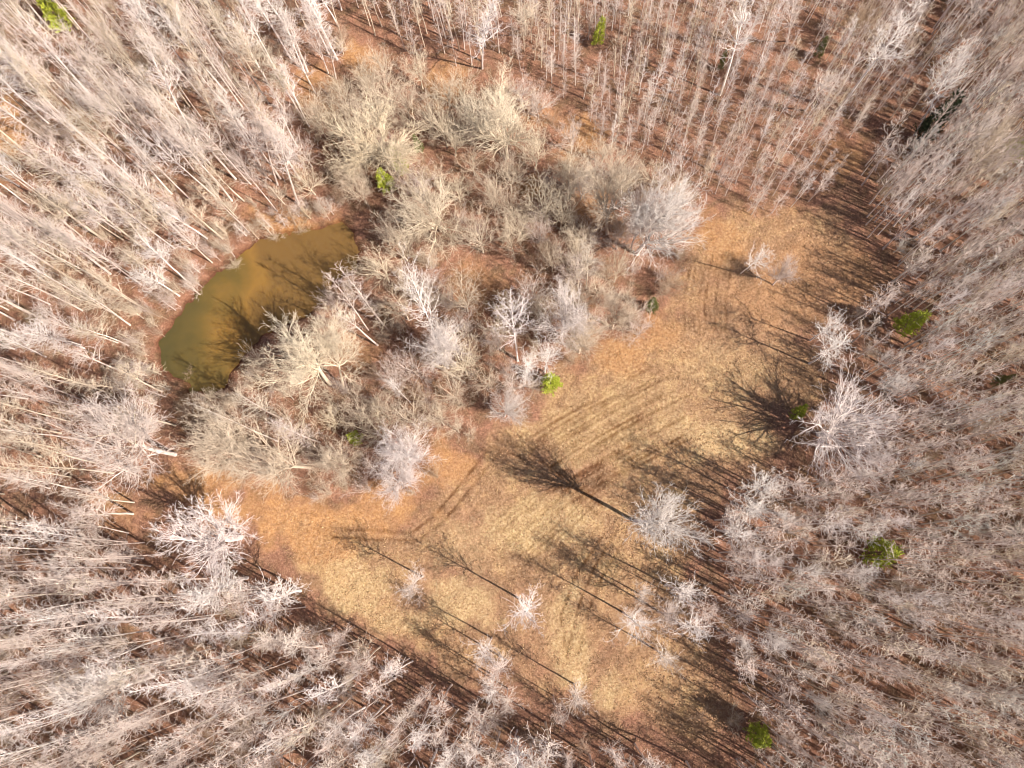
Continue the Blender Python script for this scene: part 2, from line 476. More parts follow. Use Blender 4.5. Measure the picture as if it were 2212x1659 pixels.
def skel_pole(seed, H=10.0):
    """Young straight pole with short, nearly level side branches from low down."""
    return skel_tall(seed, H, tr=0.075, bare=0.16, blen=1.5, ang=1.25, up=0.02, dens=4.2, straight=0.016, twig=3.2, top=0.2)

def skel_spread(seed, H=18.0, tr=0.38, fork=4.5, limbs=7, R_=6.0, up=0.06, wob=0.16, dens=1.25, ang=(0.55, 1.15)):
    """Open-grown tree: short stem, heavy winding limbs, each limb a part of its own."""
    lv = [dict(seg=0.7, wob=wob, up=up, dens=dens, ang=0.68, ratio=0.62, rr=0.017, minl=1.6, taper=.85),
          dict(seg=0.6, wob=wob * 1.1, up=up * .8, dens=2.3, ang=0.62, ratio=0.50, rr=0.014, minl=.9, taper=.8),
          dict(seg=0.45, wob=0.19, up=0.06, dens=2.8, ang=0.62, ratio=0.55, rr=0.013, minl=.5, taper=.65),
          TWIG]
    s = Skel(seed, lv, .0115); R = s.r
    p, d, r0 = (0, 0, -0.4), (0, 0, 1), tr * 1.35
    n = 6; st = (fork + .4) / n
    for i in range(n):
        d = unit(d[0] + R.gauss(0, .04), d[1] + R.gauss(0, .04), 1)
        q = tuple(p[k] + d[k] * st for k in range(3)); r1 = tr * (1.2 - .35 * (i + 1) / n)
        s.put('trunk', p, q, r0, r1); p, r0 = q, r1
    az = R.random() * 6
    rise = H - fork
    for j in range(limbs):
        az += 6.283 / limbs * R.uniform(.75, 1.25) if j < limbs - 1 else 1.0
        a = R.uniform(*ang) if j < limbs - 2 else R.uniform(0.1, 0.3)
        L = math.hypot(R_ * math.sin(a) / math.sin(1.0), rise * math.cos(a)) * R.uniform(.8, 1.0)
        o = (p[0], p[1], p[2] - R.uniform(0, .25) * fork)
        s.grow(o, turned((0, 0, 1), a, az), L, tr * R.uniform(.36, .55), 0, 'limb%d' % j, 0.15)
    return s

def skel_vase(seed, H=6.0, stems=9, spread=0.42, rr=.035, twig=3.4):
    """Multi-stemmed shrub or sapling clump."""
    lv = [dict(seg=0.6, wob=0.14, up=0.06, dens=twig, ang=0.55, ratio=0.42, rr=0.013, minl=.5),
          dict(seg=0.45, wob=0.2, up=0.06, dens=3.6, ang=0.6, ratio=0.5, rr=0.013, minl=.35, taper=.7),
          TWIG]
    s = Skel(seed, lv, 0.009); R = s.r
    for j in range(stems):
        a = abs(R.gauss(0, spread))
        s.grow((R.gauss(0, .12), R.gauss(0, .12), -0.15), turned((0, 0, 1), a, R.random() * 6.28), H * R.uniform(.65, 1.05), rr * R.uniform(.7, 1.2), 0, 'trunk', 0.15)
    return s

def radius_of(s):
    a = np.array(s.out['crown'])
    return float(np.percentile(np.hypot(a[:, 3], a[:, 4]), 93))

PROTO = {}
N_SEG = [0]
def make_proto(key, s, H, mat, crown_mat=None, bold=1.0):
    parts = []
    if bold != 1.0:
        s.out = {k: [(*q[:6], q[6] * bold, q[7] * bold) for q in v] for k, v in s.out.items()}
    for k, segs in s.out.items():
        nm = 'limb' if k.startswith('limb') else k
        sides = {'trunk': 7, 'limb': 6, 'crown': 3}[nm]
        parts.append((nm, tubes(nm, segs, sides, (crown_mat or mat) if nm == 'crown' else mat)))
        N_SEG[0] += len(segs) * sides * 2
    parts.sort(key=lambda t: ('trunk', 'limb', 'crown').index(t[0]))
    PROTO[key] = dict(parts=parts, H=H, R=radius_of(s), n=sum(len(v) for v in s.out.values()))

for i in range(4): make_proto(('tall', i), skel_tall(100 + i, 24, tr=.115, bare=.30 + .05 * i, blen=4.6, ang=.75, up=.13, dens=2.5, twig=2.4), 24, M_PALE)
for i in range(3): make_proto(('slim', i), skel_tall(200 + i, 20, tr=.085, bare=.40 + .05 * i, blen=3.4, ang=.8, dens=2.4, twig=2.2), 20, M_PINK, bold=1.2)
for i in range(5): make_proto(('plant', i), skel_tall(300 + i, 15, tr=.08, bare=.30 + .05 * i, blen=3.4, ang=1.05, up=.2, wob=.2, dens=2.2, twig=2.0), 15, M_PINK, bold=1.3)
for i in range(3): make_proto(('pole', i), skel_pole(400 + i, 10), 10, M_PINK)
for i in range(3): make_proto(('oak', i), skel_spread(500 + i, 16, tr=.27, fork=3.6, limbs=13, R_=7.6, up=.04, wob=.14, dens=1.8, ang=(.5, 1.3)), 16, M_TAN, bold=1.1)
for i in range(2): make_proto(('fan', i), skel_spread(600 + i, 18, tr=.26, fork=5.0, limbs=9, R_=5.5, up=.08, wob=.09, dens=1.35, ang=(.35, .9)), 18, M_PALE)
for i in range(3): make_proto(('grove', i), skel_spread(620 + i, 11, tr=.15, fork=2.2, limbs=7, R_=4.0, up=.07, wob=.11, dens=1.3, ang=(.3, .9)), 11, M_TAN)
for i in range(2): make_proto(('bold', i), skel_spread(660 + i, 20, tr=.22, fork=9.0, limbs=11, R_=5.6, up=.06, wob=.09, dens=1.35, ang=(.25, 1.0)), 20, M_WHITE, bold=1.25)
for i in range(2): make_proto(('tallfork', i), skel_spread(670 + i, 20, tr=.22, fork=9.0, limbs=12, R_=7.2, up=.04, wob=.13, dens=1.7, ang=(.5, 1.3)), 20, M_TAN, bold=1.15)
make_proto(('ball', 0), skel_spread(650, 16, tr=.30, fork=4.0, limbs=15, R_=6.5, up=.04, wob=.07, dens=1.2, ang=(.4, 1.15)), 16, M_WHITE)
for i in range(3): make_proto(('shrub', i), skel_vase(700 + i, stems=11, spread=.5, rr=.025, twig=3.4), 6, M_SHRUB)
for i in range(3): make_proto(('crownstar', i), skel_tall(800 + i, 19, tr=.12, bare=.45, blen=6.0, ang=.9, up=.07, dens=2.5, top=.45, twig=2.0, wob=.17), 19, M_WHITE, bold=1.25)

def skel_cedar(seed, H=7.0, R_=1.9, n=1500):
    R = random.Random(seed)
    s = Skel(seed, [TWIG]); s.put('trunk', (0, 0, -.3), (0, 0, H * .5), .13, .07); s.put('trunk', (0, 0, H * .5), (0, 0, H * .96), .07, .015)
    V, F = [], []
    nb = 130
    for j in range(nb):
        h = H * (0.08 + 0.9 * (j / nb)); az = R.random() * 6.283
        prof = (1 - (h / H)) ** 0.62 * R.uniform(.72, 1.12)
        L = R_ * prof + .15
        dirv = unit(math.cos(az), math.sin(az), 0.35)
        s.put('trunk', (0, 0, h), (dirv[0] * L * .8, dirv[1] * L * .8, h + dirv[2] * L * .8), .018, .006)
        for k in range(max(5, int(24 * prof))):
            t = R.uniform(.3, 1.0)
            c = [dirv[0] * L * t + R.gauss(0, .13), dirv[1] * L * t + R.gauss(0, .13), h + dirv[2] * L * t + R.gauss(0, .12)]
            e = unit(dirv[0] + R.gauss(0, .5), dirv[1] + R.gauss(0, .5), .55 + R.gauss(0, .4))
            u, v = perp(e); a2 = R.random() * 6.28
            w = [u[m] * math.cos(a2) + v[m] * math.sin(a2) for m in range(3)]
            ln, wd = R.uniform(.22, .42), R.uniform(.05, .10)
            for q in (0, 1):
                ww = w if q == 0 else [e[1] * w[2] - e[2] * w[1], e[2] * w[0] - e[0] * w[2], e[0] * w[1] - e[1] * w[0]]
                b0 = len(V)
                V += [c, [c[m] + e[m] * ln * .5 + ww[m] * wd for m in range(3)], [c[m] + e[m] * ln for m in range(3)], [c[m] + e[m] * ln * .5 - ww[m] * wd for m in range(3)]]
                F += [b0, b0 + 1, b0 + 2, b0 + 3]
    return s, V, F
M_TRUNKD = bark("brown_bark", (0.20, 0.13, 0.09), (0.22, 0.15, 0.10), (0.18, 0.12, 0.09))
for i in range(3):
    s, V, F = skel_cedar(900 + i)
    for nm, mt in (('cedar', M_CEDAR), ('olive', M_OLIVE), ('dark', M_SHADED)):
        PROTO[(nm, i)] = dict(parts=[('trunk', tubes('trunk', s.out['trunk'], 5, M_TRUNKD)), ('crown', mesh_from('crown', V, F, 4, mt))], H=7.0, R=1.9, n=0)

M_CREAM = bark('cream_bark', (0.74, 0.61, 0.44), (0.70, 0.58, 0.44), (0.76, 0.64, 0.48))
MATS = {'cream': M_CREAM, 'pale': M_PALE, 'grey': M_GREY, 'pink': M_PINK, 'tan': M_TAN, 'white': M_WHITE, 'shrub': M_SHRUB}
BASES = []
CROWNS = []
def plant(name, key, base, h, r, label, cat, group=None, top=None, rot=None, mat=None, rnd=random):
    """One tree = an Empty at its foot with trunk, limbs and crown as children."""
    pr = PROTO[key]
    z = float(ground_z(base.x, base.y)) if True else 0
    e = bpy.data.objects.new(name, None); COL.objects.link(e)
    e.empty_display_size = 0.3
    sx, sz = r / pr['R'], h / pr['H']
    a = rnd.uniform(0, 6.283) if rot is None else rot
    M = Matrix.Translation((base.x, base.y, z))
    if top is not None:                                  # a leaning tree: shear of the stem towards its top
        dx, dy = (top.x - base.x), (top.y - base.y)
        q = Vector((0, 0, 1)).rotation_difference(Vector((dx, dy, h)))
        M = M @ q.to_matrix().to_4x4()
    else:
        M = M @ Matrix.Rotation(rnd.gauss(0, .035), 4, 'X') @ Matrix.Rotation(rnd.gauss(0, .035), 4, 'Y')
    M = M @ Matrix.Rotation(a, 4, 'Z') @ Matrix.Diagonal((sx, sx, sz, 1))
    e.matrix_world = M
    tag(e, label, cat, group)
    for nm, me in pr['parts']:
        o = bpy.data.objects.new(nm, me); COL.objects.link(o); o.parent = e
        if mat and me.materials[0] != MATS[mat]:
            o.material_slots[0].link = 'OBJECT'; o.material_slots[0].material = MATS[mat]
    BASES.append((base.x, base.y))
    return e

V2M = lambda rv, z: rv / FPX * (CAM_H - z)

def at_crown(name, key, cx, cy, h, rv, label, cat='tree', base=None, mat=None, zc=0.72, group=None, rot=None):
    """Plant so that the crown's middle (at height zc*h) shows at V (cx, cy)."""
    c = unproject(cx, cy, zc * h)
    r = V2M(rv, zc * h)
    CROWNS.append((c.x, c.y, r))
    if base is None:
        return plant(name, key, Vector((c.x, c.y, 0)), h, r, label, cat, group, mat=mat, rot=rot)
    bb = unproject(*base)
    t = Vector((bb.x + (c.x - bb.x) / zc, bb.y + (c.y - bb.y) / zc, h))
    return plant(name, key, bb, h, r, label, cat, group, top=t, mat=mat, rot=rot)

# ------------------------------------------------------------------ trees one can single out
OAK, FAN, STAR = 'oak', 'fan', 'crownstar'
FEATURE = [
 ('oak_tree', (OAK, 0), 1085, 245, 16, 116, None, 'cream', "broad tan oak with winding limbs beside the upper orange leaf patch"),
 ('oak_tree', (OAK, 1), 803, 285, 17, 116, (835, 335), 'cream', "wide tan oak whose low limbs reach over two green cedars"),
 ('oak_tree', (OAK, 2), 930, 455, 17, 106, (952, 500), 'cream', "tan oak with a dark-centred crown just right of the pond's upper end"),
 ('oak_tree', (FAN, 0), 1300, 385, 19, 90, (1312, 505), 'tan', "fine-twigged tan fan-shaped tree above the field's narrow north end"),
 ('pale_twin_trunk_tree', (FAN, 1), 1445, 455, 21, 92, (1375, 550), 'white', "big pale grey tree leaning over the field from two thick trunks"),
 ('pale_twin_trunk_tree', (FAN, 0), 1385, 450, 18, 50, (1362, 540), 'pale', "slimmer pale tree pressed against the thick leaning twin trunks"),
 ('pond_oak_tree', ('tallfork', 0), 640, 772, 20, 116, None, 'cream', "large spreading oak overhanging the pond's lower bank"),
 ('pond_oak_tree', ('tallfork', 1), 725, 735, 18, 62, (742, 840), 'cream', "smaller forked oak against the right side of the pond oak"),
 ('oak_tree', ('tallfork', 1), 245, 945, 21, 118, None, 'pale', "huge cream oak with thick splayed limbs below the pond's dark corner"),
 ('spreading_tree', (FAN, 0), 575, 1000, 17, 92, (668, 1010), 'tan', "tan tree fanning left low over the orange leaves"),
 ('spreading_tree', (FAN, 1), 455, 955, 17, 82, (560, 985), 'tan', "hazy tan tree at the left end of the fan-shaped group"),
 ('spreading_tree', (FAN, 0), 735, 1010, 12, 54, (752, 1000), 'tan', "short tan tree at the right end of the fan-shaped group"),
 ('pinkish_tree', (FAN, 1), 868, 972, 15, 64, (885, 985), 'white', "pinkish-white round tree at the bend of the orange leaf track"),
 ('pinkish_tree', (OAK, 1), 850, 1042, 11, 52, (862, 1040), 'white', "low pinkish-white tree just under the round pinkish one"),
 ('pinkish_tree', (OAK, 2), 1100, 875, 12, 46, (1090, 900), 'white', "pinkish-white tree alone on the field's inner edge"),
 ('pale_tree', (STAR, 0), 1112, 700, 19, 62, (1118, 780), 'white', "white-trunked tree with a lacy crown above a dark gap"),
 ('pale_tree', (STAR, 1), 1129, 792, 13, 42, None, 'white', "pale tree hanging over the leaves left of the bright cedar"),
 ('pale_tree', (STAR, 2), 1176, 765, 13, 42, None, 'white', "pale tree directly above the bright round cedar"),
 ('pale_tree', (FAN, 0), 1217, 665, 18, 74, (1214, 725), 'white', "tall grey-white tree with level side limbs in the middle grove"),
 ('hazy_tree', (FAN, 1), 1256, 722, 12, 56, None, 'tan', "hazy tan tree on the field edge with densely knit twigs"),
 ('hazy_tree', (FAN, 0), 1335, 665, 12, 62, None, 'tan', "soft grey-tan tree beside the small cedar at the field edge"),
 ('pale_tree', (STAR, 0), 1272, 560, 18, 46, (1266, 622), 'pale', "cream straight tree standing between the twin trunks and the middle grove"),
 ('pale_tree', (STAR, 1), 920, 650, 21, 62, (968, 795), 'white', "tall white tree leaning up and left from a fallen log"),
 ('pale_tree', (FAN, 1), 948, 738, 15, 58, (966, 775), 'white', "bushy white tree halfway down the leaning white trunk"),
 ('slender_pinkish_tree', ('slim', 0), 728, 630, 17, 30, (795, 712), 'pink', "slim pink-grey tree leaning over the pond's right bank"),
 ('slender_pinkish_tree', ('slim', 1), 765, 625, 17, 32, (828, 702), 'pink', "slim pink-grey tree second in from the pond's right bank"),
 ('slender_pinkish_tree', ('slim', 2), 750, 690, 14, 34, (815, 745), 'pink', "slim pink-grey tree with its tip above the pond oak"),
 ('slender_pinkish_tree', ('slim', 0), 800, 660, 12, 28, (838, 712), 'pink', "short slim tree above the round red-brown shrub"),
 ('small_bright_tree', (STAR, 2), 852, 838, 11, 22, (886, 868), 'white', "small tree with a bright white tuft between brown shrubs"),
 ('leaning_tree', ('tall', 0), 640, 930, 17, 46, (690, 955), 'pale', "grey-white tree with a knotted dark foot above the fan-shaped group"),
 ('leaning_tree', ('tall', 1), 530, 868, 19, 44, (612, 905), 'pale', "pale tree leaning left across dark leaves below the pond"),
 ('leaning_tree', ('tall', 2), 455, 893, 20, 34, (600, 953), 'pale', "long thin leaning trunk just under the pale leaning tree"),
 ('white_tree', ('bold', 1), 432, 1160, 18, 88, (520, 1160), 'white', "brilliant white wide-crowned tree left of the orange track"),
 ('white_tree', (STAR, 1), 455, 1262, 15, 62, (535, 1248), 'white', "white round tree directly below the brilliant wide one"),
 ('white_tree', (STAR, 2), 600, 1282, 13, 54, (650, 1276), 'white', "white tree at the field's lower left corner"),
 ('white_tree', ('bold', 0), 180, 1505, 21, 66, None, 'white', "dense white ball-crowned tree rising above the lower left woods"),
 ('lone_field_tree', ('bold', 0), 1432, 1140, 24, 74, (1372, 1125), 'white', "large white tree alone in the field casting a long forked shadow"),
 ('field_tree', (STAR, 1), 885, 1250, 13, 36, None, 'pink', "small grey tree on the straw patch nearest the orange track"),
 ('field_tree', (STAR, 2), 1142, 1322, 16, 42, None, 'white', "star-crowned grey tree alone on the lower field"),
 ('field_tree', (STAR, 0), 1048, 1398, 14, 32, None, 'white', "bright star-crowned tree topmost of the cluster at the field's foot"),
 ('field_tree', (STAR, 1), 1088, 1452, 13, 34, None, 'pink', "hazy pink tree in the middle of the cluster at the field's foot"),
 ('field_tree', (STAR, 2), 1056, 1488, 13, 28, None, 'white', "pale tree lowest left of the cluster at the field's foot"),
 ('field_tree', (STAR, 0), 1088, 1515, 12, 28, None, 'pink', "grey tree lowest of all in the cluster at the field's foot"),
 ('field_tree', (STAR, 1), 1196, 1530, 11, 20, None, 'pink', "small pale tree by itself on brown leaves under the field"),
 ('field_tree', (STAR, 2), 1246, 1505, 12, 32, None, 'pink', "brownish hazy tree under the field's straw tongue"),
 ('corner_tree', (STAR, 0), 1366, 1338, 15, 42, None, 'white', "pale star-crowned tree nearest the forked tyre tracks"),
 ('corner_tree', (STAR, 1), 1400, 1290, 13, 27, None, 'pink', "small grey tree above the pale star-crowned corner tree"),
 ('corner_tree', (STAR, 2), 1472, 1272, 15, 38, None, 'white', "pale tree under the large lone field tree"),
 ('corner_tree', (STAR, 0), 1498, 1362, 15, 40, None, 'white', "bright round tree above a black shadow hole"),
 ('corner_tree', (STAR, 1), 1448, 1332, 13, 34, None, 'pink', "grey tree in the middle of the corner group"),
 ('corner_tree', (STAR, 2), 1436, 1422, 12, 30, None, 'pink', "lowest grey tree of the corner group over tan grass"),
 ('corner_tree', (STAR, 0), 1523, 1315, 14, 32, None, 'pink', "grey tree at the corner group's right-hand edge"),
 ('round_dense_tree', ('ball', 0), 1850, 925, 15, 104, (1770, 938), None, "perfectly round densely branched silver tree by a tiny cedar"),
 ('edge_tree', (STAR, 0), 1633, 562, 13, 36, (1600, 590), 'white', "white ragged tree standing in the field's upper arm"),
 ('edge_tree', (FAN, 0), 1697, 582, 8, 34, None, 'pink', "hazy grey little tree right of the ragged white one"),
 ('edge_tree', (STAR, 1), 1785, 702, 12, 36, (1750, 735), 'white', "pale tree upper of the pair on the field's east side"),
 ('edge_tree', (STAR, 2), 1800, 758, 13, 50, (1748, 785), 'white', "pinkish-white tree lower of the pair on the field's east side"),
 ('edge_tree', (STAR, 2), 1622, 1094, 15, 44, None, 'white', "bright splayed tree on the field's eastern tip"),
 ('edge_tree', (STAR, 0), 1648, 1054, 14, 48, None, 'white', "broad bright tree above the splayed eastern tip tree"),
 ('edge_tree', (STAR, 1), 1712, 1112, 13, 28, None, 'white', "small white tuft beside a black shadow gap"),
 ('edge_tree', (STAR, 2), 1590, 1138, 14, 44, None, 'white', "grey-white tree on brown leaves right of the lone field tree"),
 ('edge_tree', (STAR, 0), 1596, 1193, 14, 40, None, 'pink', "grey tree two below the splayed eastern tip tree"),
 ('edge_tree', (STAR, 1), 1640, 1208, 13, 34, None, 'white', "bright small tree at the plantation's rim"),
 ('tall_white_tree', ('tall', 0), 1040, 55, 22, 60, (1042, 150), 'white', "tall white tree cut by the top edge with a straight stem"),
 ('tall_white_tree', ('tall', 1), 1148, 25, 20, 48, (1135, 75), 'tan', "grey-tan leaning tree right of the tall white one at the top edge"),
 ('tall_white_tree', ('tall', 2), 1620, 50, 22, 62, (1555, 205), 'white', "tall white tree at the top edge right of the pole stand"),
 ('tall_white_tree', ('tall', 3), 1925, 85, 25, 58, (1808, 240), 'white', "tallest silver tree of the upper right with a long dark stem"),
 ('tall_white_tree', ('tall', 0), 1790, 160, 20, 50, (1738, 240), 'pink', "pale tree left of the tallest silver tree"),
 ('tall_white_tree', ('tall', 1), 2068, 160, 22, 52, (1975, 292), 'white', "silver tree whose stem rises out of the black evergreen shadow"),
 ('tall_white_tree', ('tall', 2), 1718, 30, 20, 42, (1700, 90), 'pink', "grey tree left of the yellow-green thicket at the top edge"),
 ('tall_white_tree', ('tall', 3), 345, 160, 24, 42, (440, 330), 'white', "white-stemmed tree brightest of the upper left woods"),
 ('tall_white_tree', ('tall', 0), 205, 300, 23, 34, (330, 430), 'white', "white plume-topped tree next to the brown leaf hollow"),
 ('tall_white_tree', ('tall', 2), 595, 330, 22, 60, (645, 440), 'pale', "broad grey-white tree over the pond's upper bank"),
 ('tall_white_tree', ('tall', 1), 540, 250, 22, 50, (600, 400), 'pink', "hazy grey tree behind the broad one over the pond's upper bank"),
 ('yellow_thicket_tree', (FAN, 0), 1862, 35, 9, 48, None, 'shrub', "yellow-tan thicket tree at the top edge"),
 ('tan_thicket_tree', (FAN, 1), 2155, 300, 12, 70, None, 'tan', "soft tan bushy tree beside the green cedar at the right edge"),
]
for nm, key, cx, cy, h, rv, base, mat, label in FEATURE:
    if nm in ('field_tree', 'corner_tree', 'lone_field_tree', 'white_tree', 'round_dense_tree'): rv *= 1.15
    at_crown(nm, key, cx, cy, h, rv, label, 'tree', base, mat)

CEDARS = [  # vx, vy, h, rv, kind, label
 (115, 25, 9, 33, 'cedar', "bright green cedar in the top left corner"),
 (1908, 1195, 8, 34, 'cedar', "largest bright green cedar, inside the right-hand plantation"),
 (1975, 690, 9, 27, 'cedar', "bright green cedar at the wood's edge right of the upper field"),
 (1645, 1593, 7, 25, 'cedar', "deep green cedar near the bottom edge"),
 (1190, 824, 6, 25, 'cedar', "yellow-green cedar on the inner edge of the field"),
 (864, 350, 7, 20, 'cedar', "dark green cedar under the wide tan oak"),
 (832, 392, 6, 23, 'cedar', "mossy green cedar lower of the two under the wide tan oak"),
 (1290, 72, 6, 17, 'cedar', "green cedar standing at the top among brown leaves"),
 (1728, 892, 6, 15, 'cedar', "tiny green cedar left of the round silver tree"),
 (1412, 658, 5, 16, 'olive', "small olive cedar on the left rim of the field's upper arm"),
 (2208, 312, 9, 28, 'cedar', "green cedar cut by the right edge"),
 (2168, 818, 6, 13, 'olive', "little olive cedar deep in the right-hand woods"),
 (905, 312, 5, 13, 'olive', "little olive cedar between the two broad tan oaks"),
 (1775, 105, 5, 12, 'olive', "little yellow-green cedar left of the tallest silver tree"),
 (1562, 130, 5, 9, 'olive', "tiny olive cedar under the top-edge white tree"),
 (765, 942, 5, 17, 'cedar', "small dark green cedar below the brown shrubs"),
 (2022, 262, 12, 30, 'dark', "dark evergreen half hidden by bare trees and casting a black shadow"),
]
for i, (cx, cy, h, rv, kd, label) in enumerate(CEDARS):
    at_crown('cedar_tree', (kd, i % 3), cx, cy, h, rv, label, 'evergreen tree', zc=0.5)

# ------------------------------------------------------------------ woods
KEEP = [(c[0], c[1], c[3] + 6) for c in CEDARS if c[1] != 262] + [(560, 640, 120), (450, 760, 60), (700, 560, 50)]
def crown_hides(x, y, h, rv=14):
    px, py = project(x, y, .75 * h)
    return any((px - a) ** 2 + (py - b_) ** 2 < (r + rv) ** 2 for a, b_, r in KEEP)

Z_NW = [(-60, -260), (770, -260), (765, 60), (742, 160), (690, 230), (655, 330), (670, 420), (610, 470), (545, 505), (480, 550), (428, 612), (350, 690), (315, 760), (-60, 780)]
Z_W = [(-60, 780), (300, 760), (340, 800), (365, 850), (400, 930), (410, 1010), (400, 1070), (290, 1115), (180, 1130), (-60, 1130)]
Z_SW = [(-60, 1130), (180, 1130), (300, 1150), (360, 1200), (480, 1240), (560, 1235), (650, 1270), (720, 1325), (850, 1375), (940, 1420), (1010, 1470),
        (1060, 1520), (1160, 1545), (1260, 1590), (1400, 1600), (1500, 1640), (1560, 1680), (1600, 1990), (-60, 1990)]
Z_E = [(1600, 1990), (1570, 1660), (1600, 1570), (1560, 1440), (1540, 1300), (1520, 1200), (1540, 1120), (1590, 1070), (1690, 1040), (1790, 1030),
       (1840, 990), (1850, 860), (1830, 800), (1830, 690), (1900, 650), (1905, 560), (1830, 460), (1870, 330), (1960, 250), (2000, 100), (2010, -260), (2700, -260), (2700, 1990)]
Z_N = [(1090, -260), (2010, -260), (1990, 100), (1940, 240), (1850, 330), (1800, 400), (1740, 440), (1650, 485), (1540, 440), (1470, 395), (1380, 330),
       (1290, 330), (1270, 240), (1180, 200), (1120, 165), (1100, 90)]
Z_TOP = [(765, -260), (1090, -260), (1090, 110), (1000, 165), (870, 120), (770, 60)]
HOLES = [(15, 285, 60), (130, 385, 60), (60, 1000, 30), (250, 300, 25), (480, 300, 30), (300, 500, 25), (560, 130, 25), (300, 60, 30), (790, 130, 45), (350, 1135, 35), (330, 410, 35), (1240, 290, 40), (1920, 340, 30),
         (1290, 110, 30), (570, 1340, 22), (1560, 1480, 45), (1810, 340, 45), (1890, 300, 45), (20, 870, 30), (1700, 110, 40), (1480, 60, 30), (130, 1080, 30)]

def scatter(poly, spacing, seed, jitter=.42, mind=1.1, clear=.5):
    R = random.Random(seed)
    ws = [unproject(a, b_) for a, b_ in poly]
    x0, x1 = min(w.x for w in ws), max(w.x for w in ws)
    y0, y1 = min(w.y for w in ws), max(w.y for w in ws)
    xs, ys = [], []
    x, row = x0, 0
    while x < x1:
        y = y0 + (row % 2) * spacing * .5
        while y < y1:
            xs.append(x + R.uniform(-jitter, jitter) * spacing); ys.append(y + R.uniform(-jitter, jitter) * spacing)
            y += spacing
        x += spacing * .9; row += 1
    xs, ys = np.array(xs), np.array(ys)
    pv, qv = project(xs, ys, 0)
    ok = poly_sd(pv, qv, poly) < 0
    for a, b_, r in HOLES:
        ok &= (pv - a) ** 2 + (qv - b_) ** 2 > r * r
    bs = np.array(BASES)
    pts = [(float(a), float(b_)) for a, b_ in zip(xs[ok], ys[ok])]
    pts = [p for p in pts if np.min((bs[:, 0] - p[0]) ** 2 + (bs[:, 1] - p[1]) ** 2) > mind ** 2]
    cr = np.array(CROWNS)
    pts = [p for p in pts if np.all((cr[:, 0] - p[0]) ** 2 + (cr[:, 1] - p[1]) ** 2 > (cr[:, 2] * clear) ** 2)]
    R.shuffle(pts)
    return pts, R

def phrase(pv, qv, anchors):
    return min(anchors, key=lambda t: (t[0] - pv) ** 2 + (t[1] - qv) ** 2)[2]

REST = {}
def wood(name, adj, poly, spacing, seed, keys, hrange, rrange, mats, anchors, limit, mind=1.1, edge=0.75, clear=.5):
    pts, R = scatter(poly, spacing, seed, mind=mind, clear=clear)
    rows = []
    pvq = [tuple(map(float, project(x, y, 0))) for x, y in pts]
    dep = -poly_sd(np.array([a for a, _ in pvq]), np.array([b_ for _, b_ in pvq]), poly)
    for (x, y), dd in zip(pts, dep):
        h = R.uniform(*hrange) * (edge + (1 - edge) * float(smooth(0, 130, dd)))
        if crown_hides(x, y, h): continue
        pv, qv = map(float, project(x, y, h * .8)); bv = tuple(map(float, project(x, y, 0)))
        inside = -30 < min(pv, bv[0]) < 2240 and -30 < bv[1] < 1700 and pv > -25 and qv > -25 and pv < 2240 and qv < 1690 or (0 < bv[0] < 2212 and 0 < bv[1] < 1659)
        rows.append((inside, x, y, h, R.uniform(*rrange), R.choice(keys), R.choice(mats), bv))
    seen = [r for r in rows if r[0]]
    mx, my = 1184, 1202
    seen.sort(key=lambda r: -(r[3] * (1 + R.uniform(0, .25)) * (1 + math.hypot(r[7][0] - mx, r[7][1] - my) / 4000)))
    for k, (ins, x, y, h, r, key, mat, bv) in enumerate(seen):
        if k < limit:
            ph = phrase(*bv, anchors)
            tone = {'pale': 'cream-grey', 'pink': 'pinkish-grey', 'white': 'whitish', 'tan': 'tan', 'cream': 'cream', 'grey': 'silver-grey', 'shrub': 'brown'}[mat]
            f = (h - hrange[0]) / (hrange[1] - hrange[0]); size = 'low' if f < .33 else ('middling' if f < .7 else 'tallish')
            wide = 'narrow-crowned' if r < rrange[0] + .35 * (rrange[1] - rrange[0]) else ('broad-crowned' if r > rrange[0] + .7 * (rrange[1] - rrange[0]) else 'even-crowned')
            plant(name, key, Vector((x, y, 0)), h, r, "%s %s %s %s %s" % (size, tone, wide, adj, ph), 'tree', "%s %s" % (name.replace('_', ' ') + 's', ph), mat=mat, rnd=R)
        else:
            REST.setdefault(name, []).append((x, y, h, r, key, mat, R.uniform(0, 6.28)))
    for (ins, x, y, h, r, key, mat, bv) in rows:
        if not ins: REST.setdefault(name, []).append((x, y, h, r, key, mat, R.uniform(0, 6.28)))
    print(name, 'rows', len(rows), 'seen', len(seen))

wood('tall_bare_tree', 'bare tree', Z_NW, 3.6, 51, [('tall', i) for i in range(4)] * 2 + [('crownstar', i) for i in range(3)], (14, 21), (1.8, 3.0), ['pale', 'pale', 'white', 'tan'],
     [(60, 60, "in the top left corner woods"), (250, 150, "behind the plume-topped tree"), (450, 100, "along the top edge left of centre"), (650, 60, "left of the upper orange patch"),
      (120, 330, "around the brown leaf hollow"), (380, 330, "in the upper left woods' middle"), (600, 380, "on the pond's upper bank"), (150, 560, "at the left edge level with the pond"),
      (330, 500, "a few steps behind the pond bank"), (370, 640, "lining the pond's bare left bank"), (200, 700, "beside the pond's olive end")], 290)
wood('leaning_bare_tree', 'bare tree', Z_W, 4.0, 52, [('tall', i) for i in range(4)], (15, 21), (1.7, 2.6), ['pale', 'tan', 'pink'],
     [(100, 850, "at the left edge above the huge cream oak"), (330, 880, "between the pond and the huge cream oak"), (60, 1050, "at the left edge below the huge cream oak")], 120)
